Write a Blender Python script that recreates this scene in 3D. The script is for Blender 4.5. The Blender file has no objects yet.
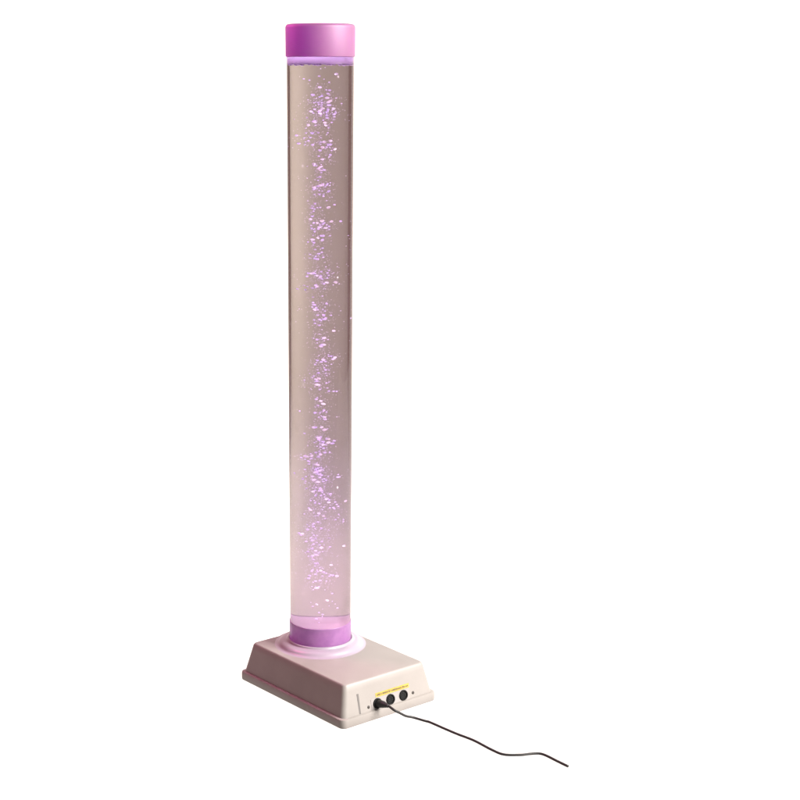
import bpy, bmesh, math, random
from mathutils import Vector, Matrix

random.seed(7)
PI = math.pi
S = bpy.context.scene
COL = S.collection

# ------------------------------------------------------------------ helpers
def mat(name, base=(.8, .8, .8), rough=.5, metal=0., spec=.5, coat=0.):
    m = bpy.data.materials.new(name); m.use_nodes = True
    b = m.node_tree.nodes['Principled BSDF']
    b.inputs['Base Color'].default_value = (*base, 1)
    b.inputs['Roughness'].default_value = rough
    b.inputs['Metallic'].default_value = metal
    b.inputs['Specular IOR Level'].default_value = spec
    b.inputs['Coat Weight'].default_value = coat
    return m

def nodes(m):
    return m.node_tree.nodes, m.node_tree.links

def add_bump(m, scale, strength, dist=.001, detail=4):
    n, l = nodes(m)
    t = n.new('ShaderNodeTexCoord'); x = n.new('ShaderNodeTexNoise'); b = n.new('ShaderNodeBump')
    x.inputs['Scale'].default_value = scale; x.inputs['Detail'].default_value = detail
    b.inputs['Strength'].default_value = strength; b.inputs['Distance'].default_value = dist
    l.new(t.outputs['Object'], x.inputs['Vector']); l.new(x.outputs['Fac'], b.inputs['Height'])
    l.new(b.outputs['Normal'], n['Principled BSDF'].inputs['Normal'])
    return x

def vary(m, ca, cb, scale, lo=.35, hi=.65):
    n, l = nodes(m)
    t = n.new('ShaderNodeTexCoord'); x = n.new('ShaderNodeTexNoise'); r = n.new('ShaderNodeValToRGB')
    x.inputs['Scale'].default_value = scale; x.inputs['Detail'].default_value = 6
    r.color_ramp.elements[0].color = (*ca, 1); r.color_ramp.elements[1].color = (*cb, 1)
    r.color_ramp.elements[0].position = lo; r.color_ramp.elements[1].position = hi
    l.new(t.outputs['Object'], x.inputs['Vector']); l.new(x.outputs['Fac'], r.inputs['Fac'])
    l.new(r.outputs['Color'], n['Principled BSDF'].inputs['Base Color'])

def obj(name, bm, m, parent=None, smooth=True, autosmooth=None):
    me = bpy.data.meshes.new(name)
    bmesh.ops.recalc_face_normals(bm, faces=bm.faces)
    bm.to_mesh(me); bm.free()
    if m: me.materials.append(m)
    for p in me.polygons: p.use_smooth = smooth
    if autosmooth is not None:
        me.set_sharp_from_angle(angle=math.radians(autosmooth))
    o = bpy.data.objects.new(name, me); COL.objects.link(o)
    if parent: o.parent = parent
    return o

def empty(name, loc, label, cat, group=None):
    o = bpy.data.objects.new(name, None); COL.objects.link(o)
    o.location = loc; o['label'] = label; o['category'] = cat
    o.empty_display_size = .05
    if group: o['group'] = group
    return o

def lathe(prof, seg=96, closed=False):
    """prof: (r, z) list; r == 0 ends make poles; closed joins last to first"""
    bm = bmesh.new(); rings = []
    for r, z in prof:
        if r <= 1e-7: rings.append([bm.verts.new((0, 0, z))])
        else: rings.append([bm.verts.new((r*math.cos(2*PI*i/seg), r*math.sin(2*PI*i/seg), z)) for i in range(seg)])
    pairs = list(zip(rings, rings[1:]))
    if closed: pairs.append((rings[-1], rings[0]))
    for a, b in pairs:
        for i in range(seg):
            j = (i+1) % seg
            if len(a) == 1 and len(b) == 1: continue
            if len(a) == 1: bm.faces.new((a[0], b[j], b[i]))
            elif len(b) == 1: bm.faces.new((a[i], a[j], b[0]))
            else: bm.faces.new((a[i], a[j], b[j], b[i]))
    return bm

def arc(cx, cz, r, a0, a1, n=6):
    return [(cx+r*math.cos(math.radians(a0+(a1-a0)*i/n)), cz+r*math.sin(math.radians(a0+(a1-a0)*i/n))) for i in range(n+1)]

def sweep(pts, rad, seg=16, sub=8):
    P = [Vector(p) for p in pts]; out = []
    R = rad if isinstance(rad, list) else [rad]*len(P)
    for i in range(len(P)-1):
        p0, p1, p2, p3 = P[max(i-1, 0)], P[i], P[i+1], P[min(i+2, len(P)-1)]
        for k in range(sub):
            t = k/sub
            q = .5*((2*p1)+(p2-p0)*t+(2*p0-5*p1+4*p2-p3)*t*t+(3*p1-p0-3*p2+p3)*t**3)
            out.append((q, R[i]+(R[i+1]-R[i])*t))
    out.append((P[-1], R[-1]))
    bm = bmesh.new(); rings = []; up = Vector((0, 0, 1))
    for i, (q, r) in enumerate(out):
        d = (out[min(i+1, len(out)-1)][0]-out[max(i-1, 0)][0]).normalized()
        s = d.cross(up).normalized(); w = s.cross(d)
        rings.append([bm.verts.new(q+s*r*math.cos(2*PI*k/seg)+w*r*math.sin(2*PI*k/seg)) for k in range(seg)])
    for a, b in zip(rings, rings[1:]):
        for k in range(seg): bm.faces.new((a[k], a[(k+1) % seg], b[(k+1) % seg], b[k]))
    bm.faces.new(rings[0]); bm.faces.new(rings[-1])
    return bm

# ------------------------------------------------------------------ the lamp's base frame (metres)
L, W, ROT = .3219, .2312, .9009
BC = Vector((.0312, -.0488, 0))
U = Vector((-math.cos(ROT), math.sin(ROT), 0))        # along the long side, away from the socket end
V = Vector((math.sin(ROT), math.cos(ROT), 0))         # along the socket end
ZT, ZF = .0769, .0184

def rrect(inset, z, rad, n=8):
    a, b = L/2-inset, W/2-inset
    out = []
    for (sx, sy, a0) in ((1, 1, 0), (-1, 1, 90), (-1, -1, 180), (1, -1, 270)):
        for i in range(n+1):
            t = math.radians(a0+90*i/n)
            x = sx*(a-rad)+rad*math.cos(t); y = sy*(b-rad)+rad*math.sin(t)
            p = BC+U*x+V*y
            out.append(Vector((p.x, p.y, z)))
    return out

def loft(loops, cap0=True, cap1=True):
    bm = bmesh.new(); R = [[bm.verts.new(p) for p in lp] for lp in loops]
    n = len(R[0])
    for a, b in zip(R, R[1:]):
        for i in range(n): bm.faces.new((a[i], a[(i+1) % n], b[(i+1) % n], b[i]))
    if cap0: bm.faces.new(R[0])
    if cap1: bm.faces.new(R[-1])
    return bm

# ------------------------------------------------------------------ materials
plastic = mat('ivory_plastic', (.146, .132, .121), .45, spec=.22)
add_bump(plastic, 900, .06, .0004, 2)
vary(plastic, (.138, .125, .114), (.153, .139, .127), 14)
plastic_trim = mat('ivory_collar_plastic', (.17, .14, .168), .36, spec=.35)
add_bump(plastic_trim, 700, .04, .0004, 2)

ring_m = bpy.data.materials.new('purple_light_ring'); ring_m.use_nodes = True
n, l = nodes(ring_m); n.clear()
out = n.new('ShaderNodeOutputMaterial'); mx = n.new('ShaderNodeMixShader'); df = n.new('ShaderNodeBsdfPrincipled'); tr = n.new('ShaderNodeBsdfTranslucent')
tc = n.new('ShaderNodeTexCoord'); nz = n.new('ShaderNodeTexNoise'); rp = n.new('ShaderNodeValToRGB')
nz.inputs['Scale'].default_value = 60; nz.inputs['Detail'].default_value = 5
rp.color_ramp.elements[0].color = (.22, .105, .23, 1); rp.color_ramp.elements[1].color = (.26, .13, .26, 1)
rp.color_ramp.elements[0].position = .35; rp.color_ramp.elements[1].position = .68
df.inputs['Roughness'].default_value = .25
l.new(tc.outputs['Object'], nz.inputs['Vector']); l.new(nz.outputs['Fac'], rp.inputs['Fac'])
l.new(rp.outputs['Color'], df.inputs['Base Color']); l.new(rp.outputs['Color'], tr.inputs['Color'])
mx.inputs['Fac'].default_value = .5
l.new(df.outputs[0], mx.inputs[1]); l.new(tr.outputs[0], mx.inputs[2]); l.new(mx.outputs[0], out.inputs['Surface'])

def soft_mat(name, col, fac=.5, rough=.3):
    m = bpy.data.materials.new(name); m.use_nodes = True
    n, l = nodes(m); n.clear()
    out = n.new('ShaderNodeOutputMaterial'); mx = n.new('ShaderNodeMixShader'); df = n.new('ShaderNodeBsdfPrincipled'); tr = n.new('ShaderNodeBsdfTranslucent')
    df.inputs['Base Color'].default_value = (*col, 1); df.inputs['Roughness'].default_value = rough
    tr.inputs['Color'].default_value = (*col, 1); mx.inputs['Fac'].default_value = fac
    l.new(df.outputs[0], mx.inputs[1]); l.new(tr.outputs[0], mx.inputs[2]); l.new(mx.outputs[0], out.inputs['Surface'])
    return m
bubble_m = soft_mat('bubble_skin', (.96, .88, .97), .5)
fine_m = soft_mat('fine_bubble_skin', (.80, .68, .96), .5)  # lilac halo of the lit bubbles put into this colour
froth_m = soft_mat('froth', (.30, .215, .335), .6)
cap_m = soft_mat('glow_tinted_cap_plastic', (.105, .052, .070), .25, .55)  # white cap's purple glow from within put into the plastic's colour
[x_ for x_ in cap_m.node_tree.nodes if x_.type == 'BSDF_TRANSLUCENT'][0].inputs['Color'].default_value = (.7, .25, .7, 1)
disc_m = soft_mat('lilac_disc', (.20, .14, .18), .3)

# acrylic full of water: the room's refracted brown put into the glass tint, with a trace of scattering inside
tube_m = bpy.data.materials.new('room_tinted_acrylic_and_water'); tube_m.use_nodes = True
n, l = nodes(tube_m); n.clear()
out = n.new('ShaderNodeOutputMaterial'); g = n.new('ShaderNodeBsdfGlass'); vs = n.new('ShaderNodeVolumeScatter')
g.inputs['Color'].default_value = (.425, .388, .350, 1); g.inputs['IOR'].default_value = 1.36; g.inputs['Roughness'].default_value = .035
vs.inputs['Color'].default_value = (.95, .85, .95, 1); vs.inputs['Density'].default_value = .55
sp = n.new('ShaderNodeSeparateXYZ'); mr = n.new('ShaderNodeMapRange'); mr.interpolation_type = 'SMOOTHSTEP'   # scatter raised towards the foot to put a pink glow there
mr.inputs['From Min'].default_value = .10; mr.inputs['From Max'].default_value = .62
mr.inputs['To Min'].default_value = 2.6; mr.inputs['To Max'].default_value = .7
tn = n.new('ShaderNodeTexCoord')
l.new(tn.outputs['Object'], sp.inputs[0]); l.new(sp.outputs['Z'], mr.inputs['Value']); l.new(mr.outputs[0], vs.inputs['Density'])
nn = n.new('ShaderNodeTexNoise'); bb = n.new('ShaderNodeBump')
nn.inputs['Scale'].default_value = 14; nn.inputs['Detail'].default_value = 1
bb.inputs['Strength'].default_value = .08; bb.inputs['Distance'].default_value = .002
l.new(tn.outputs['Object'], nn.inputs['Vector']); l.new(nn.outputs['Fac'], bb.inputs['Height']); l.new(bb.outputs['Normal'], g.inputs['Normal'])
l.new(g.outputs[0], out.inputs['Surface']); l.new(vs.outputs[0], out.inputs['Volume'])

black = mat('black_rubber', (.008, .008, .008), .55, spec=.25)
add_bump(black, 400, .1, .0003, 3)
cord_m = mat('black_cord', (.012, .0115, .011), .6, spec=.2)
socket_m = mat('black_socket', (.004, .004, .004), .7, spec=.1)
pin_m = mat('dull_pin', (.016, .014, .011), .6, metal=.3)
steel = mat('dark_steel', (.022, .018, .015), .6, metal=0, spec=.2)
plate_m = mat('grey_plate', (.150, .136, .128), .45)
groove_m = mat('shadow_gap_plastic', (.055, .048, .043), .7)
yellow = mat('yellow_sticker', (.72, .47, .07), .4)
vary(yellow, (.21, .135, .014), (.25, .165, .026), 90)
print_m = mat('sticker_print', (.045, .03, .008), .5)

# white ground made up as a translucent sheet, lit through by added lamps
sheet = bpy.data.materials.new('white_translucent_sheet'); sheet.use_nodes = True
n, l = nodes(sheet); n.clear()
out = n.new('ShaderNodeOutputMaterial'); mx = n.new('ShaderNodeMixShader'); df = n.new('ShaderNodeBsdfDiffuse'); tr = n.new('ShaderNodeBsdfTranslucent')
df.inputs['Color'].default_value = (.85, .85, .85, 1); tr.inputs['Color'].default_value = (.92, .92, .92, 1); mx.inputs['Fac'].default_value = .96
l.new(df.outputs[0], mx.inputs[1]); l.new(tr.outputs[0], mx.inputs[2]); l.new(mx.outputs[0], out.inputs['Surface'])

# ------------------------------------------------------------------ setting
X0, X1, Y0, Y1 = -1.72, 2.36, -.78, 1.7
bm = bmesh.new()
v = [bm.verts.new(p) for p in ((X0, Y0, 0), (X1, Y0, 0), (X1, Y1, 0), (X0, Y1, 0))]
bm.faces.new(v)
o = obj('floor', bm, sheet, smooth=False); o['kind'] = 'structure'
bm = bmesh.new(); rows = []
pr = [(Y1+.6*math.sin(math.radians(a)), .6-.6*math.cos(math.radians(a))) for a in range(0, 91, 6)]+[(Y1+.6, 2.7)]
for y, z in pr: rows.append((bm.verts.new((X0, y, z)), bm.verts.new((X1, y, z))))
for a, b in zip(rows, rows[1:]): bm.faces.new((a[0], a[1], b[1], b[0]))
o = obj('backdrop', bm, sheet); o['kind'] = 'structure'

# ------------------------------------------------------------------ the bubble tube lamp
lamp = empty('bubble_tube_lamp', (0, 0, 0), 'tall bubble tube lamp with clear water column, magenta-lit cap and ivory plastic base', 'lamp')

# base: flange and tapered housing
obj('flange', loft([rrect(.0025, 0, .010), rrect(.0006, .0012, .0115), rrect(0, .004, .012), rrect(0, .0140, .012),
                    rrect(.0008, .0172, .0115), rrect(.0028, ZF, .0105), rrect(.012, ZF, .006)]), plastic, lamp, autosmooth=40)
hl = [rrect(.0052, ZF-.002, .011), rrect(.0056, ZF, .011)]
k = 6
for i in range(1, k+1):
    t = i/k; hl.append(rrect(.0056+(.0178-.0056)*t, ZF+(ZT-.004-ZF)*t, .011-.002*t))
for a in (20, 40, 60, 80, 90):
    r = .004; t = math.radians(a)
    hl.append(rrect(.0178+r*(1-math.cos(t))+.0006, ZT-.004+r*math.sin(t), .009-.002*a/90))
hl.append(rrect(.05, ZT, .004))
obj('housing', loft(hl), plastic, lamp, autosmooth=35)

# collar: rim round the light ring, a cove, and a skirt that dies into the top of the base
prof = [(.0595, ZT-.004), (.0595, .0885)]
prof += arc(.0622, .0885, .0027, 180, 20, 8)
prof += [(.0650, .0878), (.0668, .0870), (.0705, .0866), (.0745, .0856), (.0778, .0838), (.0802, .0812), (.0820, .0790), (.0845, .0776), (.0885, .07705), (.0915, ZT-.0008), (.0915, ZT-.004)]
obj('collar', lathe(prof, 128, closed=True), plastic_trim, lamp, autosmooth=60)

# light ring, hollow, with the lamp inside
obj('light_ring', lathe([(0, .0795), (.0585, .0795), (.0594, .080), (.0600, .0895), (.0600, .1245)]+arc(.0588, .1252, .0012, 0, 100, 5), 128), ring_m, lamp, autosmooth=50)
obj('diffuser_disc', lathe([(0, .1222), (.0562, .1222), (.0583, .1238), (.0583, .1246), (0, .1246)], 96), disc_m, lamp, autosmooth=50)

# tube: one solid column of acrylic and water
TB, TT = .1215, 1.1680
obj('tube', lathe([(0, TB), (.0568, TB), (.0580, TB+.0006), (.0588, .1268), (.0588, TT), (0, TT)], 160), tube_m, lamp, autosmooth=30)

# cap
cp = [(0, 1.1672), (.0590, 1.1672), (.0604, 1.1674), (.0609, 1.1684), (.0610, 1.2155)]
cp += arc(.0550, 1.2155, .0060, 0, 80, 8) + [(.0520, 1.2218), (0, 1.2226)]
obj('cap', lathe(cp, 128), cap_m, lamp, autosmooth=50)

# froth at the water surface
_t = {}
for _s in (1, 2):
    _b = bmesh.new(); bmesh.ops.create_icosphere(_b, subdivisions=_s, radius=1); _b.verts.ensure_lookup_table()
    _t[_s] = ([v_.co.copy() for v_ in _b.verts], [[v_.index for v_ in f_.verts] for f_ in _b.faces]); _b.free()
def blob(bm, c, r, sx=1, sz=1, sub=2):
    co, fa = _t[sub]
    vs_ = [bm.verts.new((c[0]+p.x*r*sx, c[1]+p.y*r*sx, c[2]+p.z*r*sz)) for p in co]
    for f_ in fa: bm.faces.new([vs_[i_] for i_ in f_])
bm = bmesh.new()
seg = 96; rows = []
for r, zz in ((.0572, 1.1668), (.0572, 1.1548)):
    rows.append([bm.verts.new((r*math.cos(2*PI*i/seg), r*math.sin(2*PI*i/seg), zz+(random.uniform(-.0006, .0010) if zz < 1.16 else 0))) for i in range(seg)])
for i in range(seg): bm.faces.new((rows[0][i], rows[0][(i+1) % seg], rows[1][(i+1) % seg], rows[1][i]))
bm.faces.new(rows[0])
for i in range(80):
    a = random.uniform(0, 2*PI); q = .0555*math.sqrt(random.random())
    blob(bm, (q*math.cos(a), q*math.sin(a), 1.1545+random.uniform(-.001, .001)), random.uniform(.0009, .0020))
obj('froth', bm, froth_m, lamp)

# bubbles: (height, sideways centre, spread, depth spread) read off the column
KEYS = [(.130, .004, .014, 0.6), (.185, .004, .015, .5), (.215, .002, .018, .9), (.27, -.004, .020, 1.7), (.33, -.003, .020, 1.5), (.40, .000, .018, 1.8), (.46, .001, .016, 1.7), (.52, .000, .012, 1.15),
        (.57, .003, .013, 1.3), (.63, .000, .014, 1.2), (.70, .002, .016, 1.15), (.77, .001, .014, 1.15), (.85, .000, .013, 1.15), (.93, -.002, .011, 1.0), (.98, .001, .013, 1.2),
        (1.03, .000, .017, 1.6), (1.08, .001, .018, 2.0), (1.12, .002, .015, .9), (1.152, .001, .012, .8)]
def key_at(z):
    for a, b in zip(KEYS, KEYS[1:]):
        if a[0] <= z <= b[0]:
            t = (z-a[0])/(b[0]-a[0]); return [a[i]+(b[i]-a[i])*t for i in range(4)]
    return KEYS[-1]
def draw():
    while True:
        z = random.uniform(.130, 1.151); _, c, s, d = key_at(z)
        if random.random() < d/2.1: break
    if random.random() < .10: s *= 2.2
    while True:
        x = c+random.gauss(0, s*.62); y = random.gauss(0, s*.8)
        if x*x+y*y < .052**2 and (x*x+y*y > .018**2 or abs(z-.165) > .02): return Vector((x, y, z))
spots = [draw() for _ in range(640)]
# bubbles rise in little gusts: gather some of them into clusters
for i in range(0, 450, 5):
    for k in range(1, 5):
        if random.random() < .72:
            q = spots[i]+Vector((random.gauss(0, .0058), random.gauss(0, .006), random.gauss(0, .0052)))
            if q.x**2+q.y**2 < .052**2 and .19 < q.z < 1.12: spots[i+k] = q
sizes = []
for p in spots:
    r = random.choice((.0009, .0011, .0012, .0014, .0016, .0018, .0021, .0024))*random.uniform(.85, 1.12)
    sizes.append(r)
order = sorted(range(len(spots)), key=lambda i: -sizes[i])
protos = []
for k in range(6):
    bm = bmesh.new(); bmesh.ops.create_icosphere(bm, subdivisions=3, radius=1)
    f = [Vector((random.gauss(0, 1), random.gauss(0, 1), random.gauss(0, 1))).normalized() for _ in range(3)]
    for vv in bm.verts:
        n_ = vv.co.normalized(); vv.co = n_*(1+.10*math.sin(2.3*n_.dot(f[0])+1)+.08*math.sin(3.1*n_.dot(f[1])))
        vv.co.z *= random.choice((.8,)) ; vv.co.z -= .15*(vv.co.x**2)*.3
    me = bpy.data.meshes.new('bubble')
    bm.to_mesh(me); bm.free(); me.materials.append(bubble_m)
    for p in me.polygons: p.use_smooth = True
    protos.append(me)
for i in order[:100]:
    o = bpy.data.objects.new('bubble', random.choice(protos)); COL.objects.link(o); o.parent = lamp
    o.location = spots[i]; s = sizes[i]; o.scale = (s*random.uniform(1.0, 1.25), s, s*random.uniform(.75, 1.0))
    o.rotation_euler = (random.uniform(-.4, .4), random.uniform(-.5, .5), random.uniform(0, 6))
bm = bmesh.new()
for i in order[100:]: blob(bm, spots[i], sizes[i], 1.1, .85)
for _ in range(5200):                                    # the finest bubbles between them
    p = draw(); q = spots[random.randrange(len(spots))] if random.random() < .6 else p
    p = q+Vector((random.gauss(0, .007), random.gauss(0, .007), random.gauss(0, .006))) if q is not p else p
    if p.x**2+p.y**2 < .054**2 and .19 < p.z < 1.125: blob(bm, p, random.uniform(.00022, .0006), 1, .9, 1)
for _ in range(60):                                     # a few clinging to the wall
    a = random.uniform(0, 2*PI); blob(bm, (.0575*math.cos(a), .0575*math.sin(a), random.uniform(.14, 1.14)), random.uniform(.0004, .0009), 1, 1, 1)
o = obj('fine_bubbles', bm, fine_m, lamp); o['kind'] = 'stuff'

# ------------------------------------------------------------------ socket end of the base
P0 = BC-U*(L/2-.0060)+Vector((0, 0, ZF))
P1 = BC-U*(L/2-.0186)+Vector((0, 0, ZT))
SL = (P1-P0).normalized(); N = V.cross(SL).normalized()
FM = Matrix(((V.x, SL.x, N.x, P0.x), (V.y, SL.y, N.y, P0.y), (V.z, SL.z, N.z, P0.z), (0, 0, 0, 1)))   # x along the end, y up it, z outward
OFF = .0002
def on_face(bm): bmesh.ops.transform(bm, matrix=FM, verts=bm.verts); return bm
def slab(x0, x1, y0, y1, z0, z1, bev=.0004):
    bm = bmesh.new()
    bmesh.ops.create_cube(bm, size=1, matrix=Matrix.Translation(((x0+x1)/2, (y0+y1)/2, (z0+z1)/2)) @ Matrix.Diagonal((x1-x0, y1-y0, z1-z0, 1)))
    if bev: bmesh.ops.bevel(bm, geom=bm.edges[:], offset=bev, segments=2, affect='EDGES')
    return bm
def merge(*bms):
    a = bms[0]
    for b in bms[1:]:
        me = bpy.data.meshes.new('tmp'); b.to_mesh(me); b.free(); a.from_mesh(me); bpy.data.meshes.remove(me)
    return a
def placed(bm, x, y, z=0):
    bmesh.ops.transform(bm, matrix=FM @ Matrix.Translation((x, y, z)), verts=bm.verts); return bm

panel = obj('socket_panel', on_face(slab(-.0420, .0520, -.0030, .0205, -.002, .0008)), plate_m, lamp, autosmooth=40)
SOCK = [(-.0273, .0100), (.0044, .0100), (.0362, .0100)]
for (x, y) in SOCK:
    s = obj('socket', placed(lathe([(0, .0012), (.0068, .0012), (.0072, .0024), (.0076, .0034), (.0092, .0034), (.0098, .0028), (.0098, -.001), (0, -.001)], 40), x, y), socket_m, panel, autosmooth=40)
    pb = None
    for q in range(5):
        a = math.radians(-20+q*55); c = lathe([(0, .0028), (.0007, .0026), (.0007, .001), (0, .001)], 10)
        bmesh.ops.translate(c, verts=c.verts, vec=(.0044*math.cos(a), .0044*math.sin(a), 0))
        pb = c if pb is None else merge(pb, c)
    obj('pin', placed(pb, x, y), pin_m, s)
lab = obj('label_strip', on_face(slab(-.0290, .0530, .0212, .0292, -.001, .0006, .0002)), yellow, lamp, autosmooth=40)
pb = None; x = -.0262
while x < .0500:                                        # a line of print too fine to read
    w = random.uniform(.0012, .0042); c = slab(x, min(x+w, .0508), .0236, .0238+random.choice((.0024, .0030, .0030)), .0004, .0008, 0)
    pb = c if pb is None else merge(pb, c); x += w+random.choice((.0006, .0008, .0016))
obj('print', on_face(pb), print_m, lab, smooth=False)
for (x, y) in ((-.0485, .0078), (.0606, .0085)):
    obj('screw', placed(lathe([(0, .0016), (.0018, .0015), (.0028, .0009), (.0031, 0), (.0031, -.001), (0, -.001)], 24), x, y), steel, lamp, autosmooth=40)
# moulded slot: a thin strip, the gap's shade put into its dark colour
obj('slot', on_face(slab(-.0722, -.0676, -.0035, .0380, -.001, .0005, .0003)), groove_m, lamp, autosmooth=40)
obj('lower_strip', on_face(merge(slab(-.0330, -.0290, -.0155, -.0035, -.001, .0016, .0004), slab(-.0322, -.0298, -.0150, -.0120, .0016, .0030, .0004))), plate_m, lamp, autosmooth=40)  # small raised strip below the sockets

# ------------------------------------------------------------------ power cable
a = FM @ Vector((-.0273, .0100, .0030)); b = FM @ Vector((-.0268, .0094, .016)); c = FM @ Vector((-.0255, .0075, .030))
cable = empty('power_cable', (a.x, a.y, 0), 'thin black power cable plugged into the lamp base and trailing across the white surface', 'cable')
def rel(pts): return [Vector(p)-Vector((a.x, a.y, 0)) for p in pts]
obj('plug', sweep(rel([a, a.lerp(b, .5), b, b.lerp(c, .55), c]), [.0072, .0072, .0066, .0046, .0030], 24, 4), black, cable)
G = [(.1567, -.1841), (.171, -.1933), (.1922, -.2071), (.201, -.2135), (.2245, -.2411), (.2477, -.2673), (.2739, -.2943), (.3017, -.3343), (.3206, -.3534), (.3483, -.3551), (.3663, -.3509), (.3823, -.3493), (.3934, -.3576), (.4107, -.3821), (.425, -.4014)]
path = [b, c, (.1357, -.2185, .0277), (.1458, -.2150, .0210), (.1571, -.2075, .0120), (.1710, -.1990, .0055)]
path += [(x, y, .0022) for x, y in G[2:]]
obj('cord', sweep(rel(path), .0023, 14, 6), cord_m, cable)

# ------------------------------------------------------------------ light
def area(name, loc, target, sx, sy, power, col=(1, 1, 1)):
    d = bpy.data.lights.new(name, 'AREA'); d.shape = 'RECTANGLE'; d.size = sx; d.size_y = sy; d.energy = power; d.color = col
    o = bpy.data.objects.new(name, d); COL.objects.link(o); o.location = loc
    o.rotation_euler = (Vector(target)-Vector(loc)).to_track_quat('-Z', 'Y').to_euler()
    return o
LT = 1.16
def panel_lamp(name, x0, x1, y, z, sy, tgt, rad):
    cx = (x0+x1)/2
    area(name, (cx, y, z), (cx, y+tgt[0], z+tgt[1]), x1-x0, sy, rad*PI*(x1-x0)*sy)
panel_lamp('added_lamp_below', -1.68, 2.32, (Y0+3.0)/2, -.45, 3.0-Y0, (0, 1), LT)  # added below and behind to turn the sheet plain white
panel_lamp('added_lamp_behind', -1.68, 2.32, Y1+1.2, 1.2, 3.2, (-1, 0), LT)
panel_lamp('added_lamp_behind', .55, 2.32, Y1+1.15, 1.2, 3.0, (-1, 0), LT*2.3)  # added: extra light through the sheet for the tube's cream left side
panel_lamp('added_lamp_below', .50, 2.32, 1.3, -.42, 2.4, (0, 1), LT*2.0)  # added from below for the same side of the tube
panel_lamp('added_lamp_below', -.8, .9, .78, -.30, 1.1, (0, 1), LT*.8)  # added: lightens the ground seen through the lower tube
area('key_softbox', (2.6, -1.40, 2.05), (0, 0, .25), 1.9, 1.6, 790, (1, .97, .95))

area('added_magenta_spill', (-.85, .32, 1.6), (-.05, .05, .1), .35, .35, 26, (1, .12, .45))  # added lamp, standing in for magenta spill from the LED

def point(name, z, strength, col, const=True, rad=0, xy=(0, 0)):
    d = bpy.data.lights.new(name, 'POINT'); d.energy = 1; d.color = col; d.shadow_soft_size = rad
    if const:
        d.use_nodes = True; nt = d.node_tree; em = nt.nodes['Emission']; lf = nt.nodes.new('ShaderNodeLightFalloff')
        lf.inputs['Strength'].default_value = strength; nt.links.new(lf.outputs['Constant'], em.inputs['Strength'])
    else: d.energy = strength
    o = bpy.data.objects.new(name, d); COL.objects.link(o); o.location = (xy[0], xy[1], z)
    return o
for i_, (z, q) in enumerate(((.165, 540), (.38, 220), (.58, 145), (.78, 145), (.98, 145), (1.135, 130))):   # added lamps in the water, standing in for light the walls carry up
    point('column_fill_light', z, q, ((.70, .60, 1.0) if i_ else (.96, .68, .93)), xy=((.046, -.046)[i_ % 2], -.022))
point('cap_fill_light', 1.195, .15, (.85, .25, 1.0), const=False, rad=.006)  # added inside the cap, standing in for the base LED's glow
point('froth_fill_light', 1.162, .022, (.85, .65, 1.0), const=False, rad=.004)  # added to brighten the froth from inside
point('ring_lamp', .104, .14, (1.0, .42, .95), const=False, rad=.008)

# dim warm surroundings, graded front to back
w = bpy.data.worlds.new('World'); S.world = w; w.use_nodes = True
wn, wl = w.node_tree.nodes, w.node_tree.links
wt = wn.new('ShaderNodeTexCoord'); wx = wn.new('ShaderNodeSeparateXYZ'); wr = wn.new('ShaderNodeMapRange'); wc = wn.new('ShaderNodeValToRGB')
wr.inputs['From Min'].default_value = -.5; wr.inputs['From Max'].default_value = .9
wc.color_ramp.elements[0].color = (.10, .065, .045, 1); wc.color_ramp.elements[1].color = (.84, .54, .36, 1)     # darker in front, warmer behind, shaped to brown the tube's edges
wl.new(wt.outputs['Generated'], wx.inputs[0]); wl.new(wx.outputs['Y'], wr.inputs['Value']); wl.new(wr.outputs[0], wc.inputs['Fac'])
wl.new(wc.outputs['Color'], wn['Background'].inputs[0]); wn['Background'].inputs[1].default_value = 1.0

# ------------------------------------------------------------------ camera
cd = bpy.data.cameras.new('camera'); cam = bpy.data.objects.new('camera', cd); COL.objects.link(cam)
cam.location = (0, -2.8179, 1.136); cam.rotation_euler = (PI/2-.2958, 0, 0)
cd.sensor_width = 36; cd.lens = 36*1539.6/800; cd.shift_x = (400-320.36)/800; cd.shift_y = (544.77-400)/800
cd.clip_start = .05; cd.clip_end = 100
S.camera = cam

S.render.engine = 'CYCLES'
S.cycles.use_denoising = True
S.cycles.max_bounces = 16; S.cycles.transmission_bounces = 14; S.cycles.diffuse_bounces = 4
S.view_settings.view_transform = 'Standard'; S.view_settings.look = 'None'
S.view_settings.exposure = 0; S.view_settings.gamma = 1
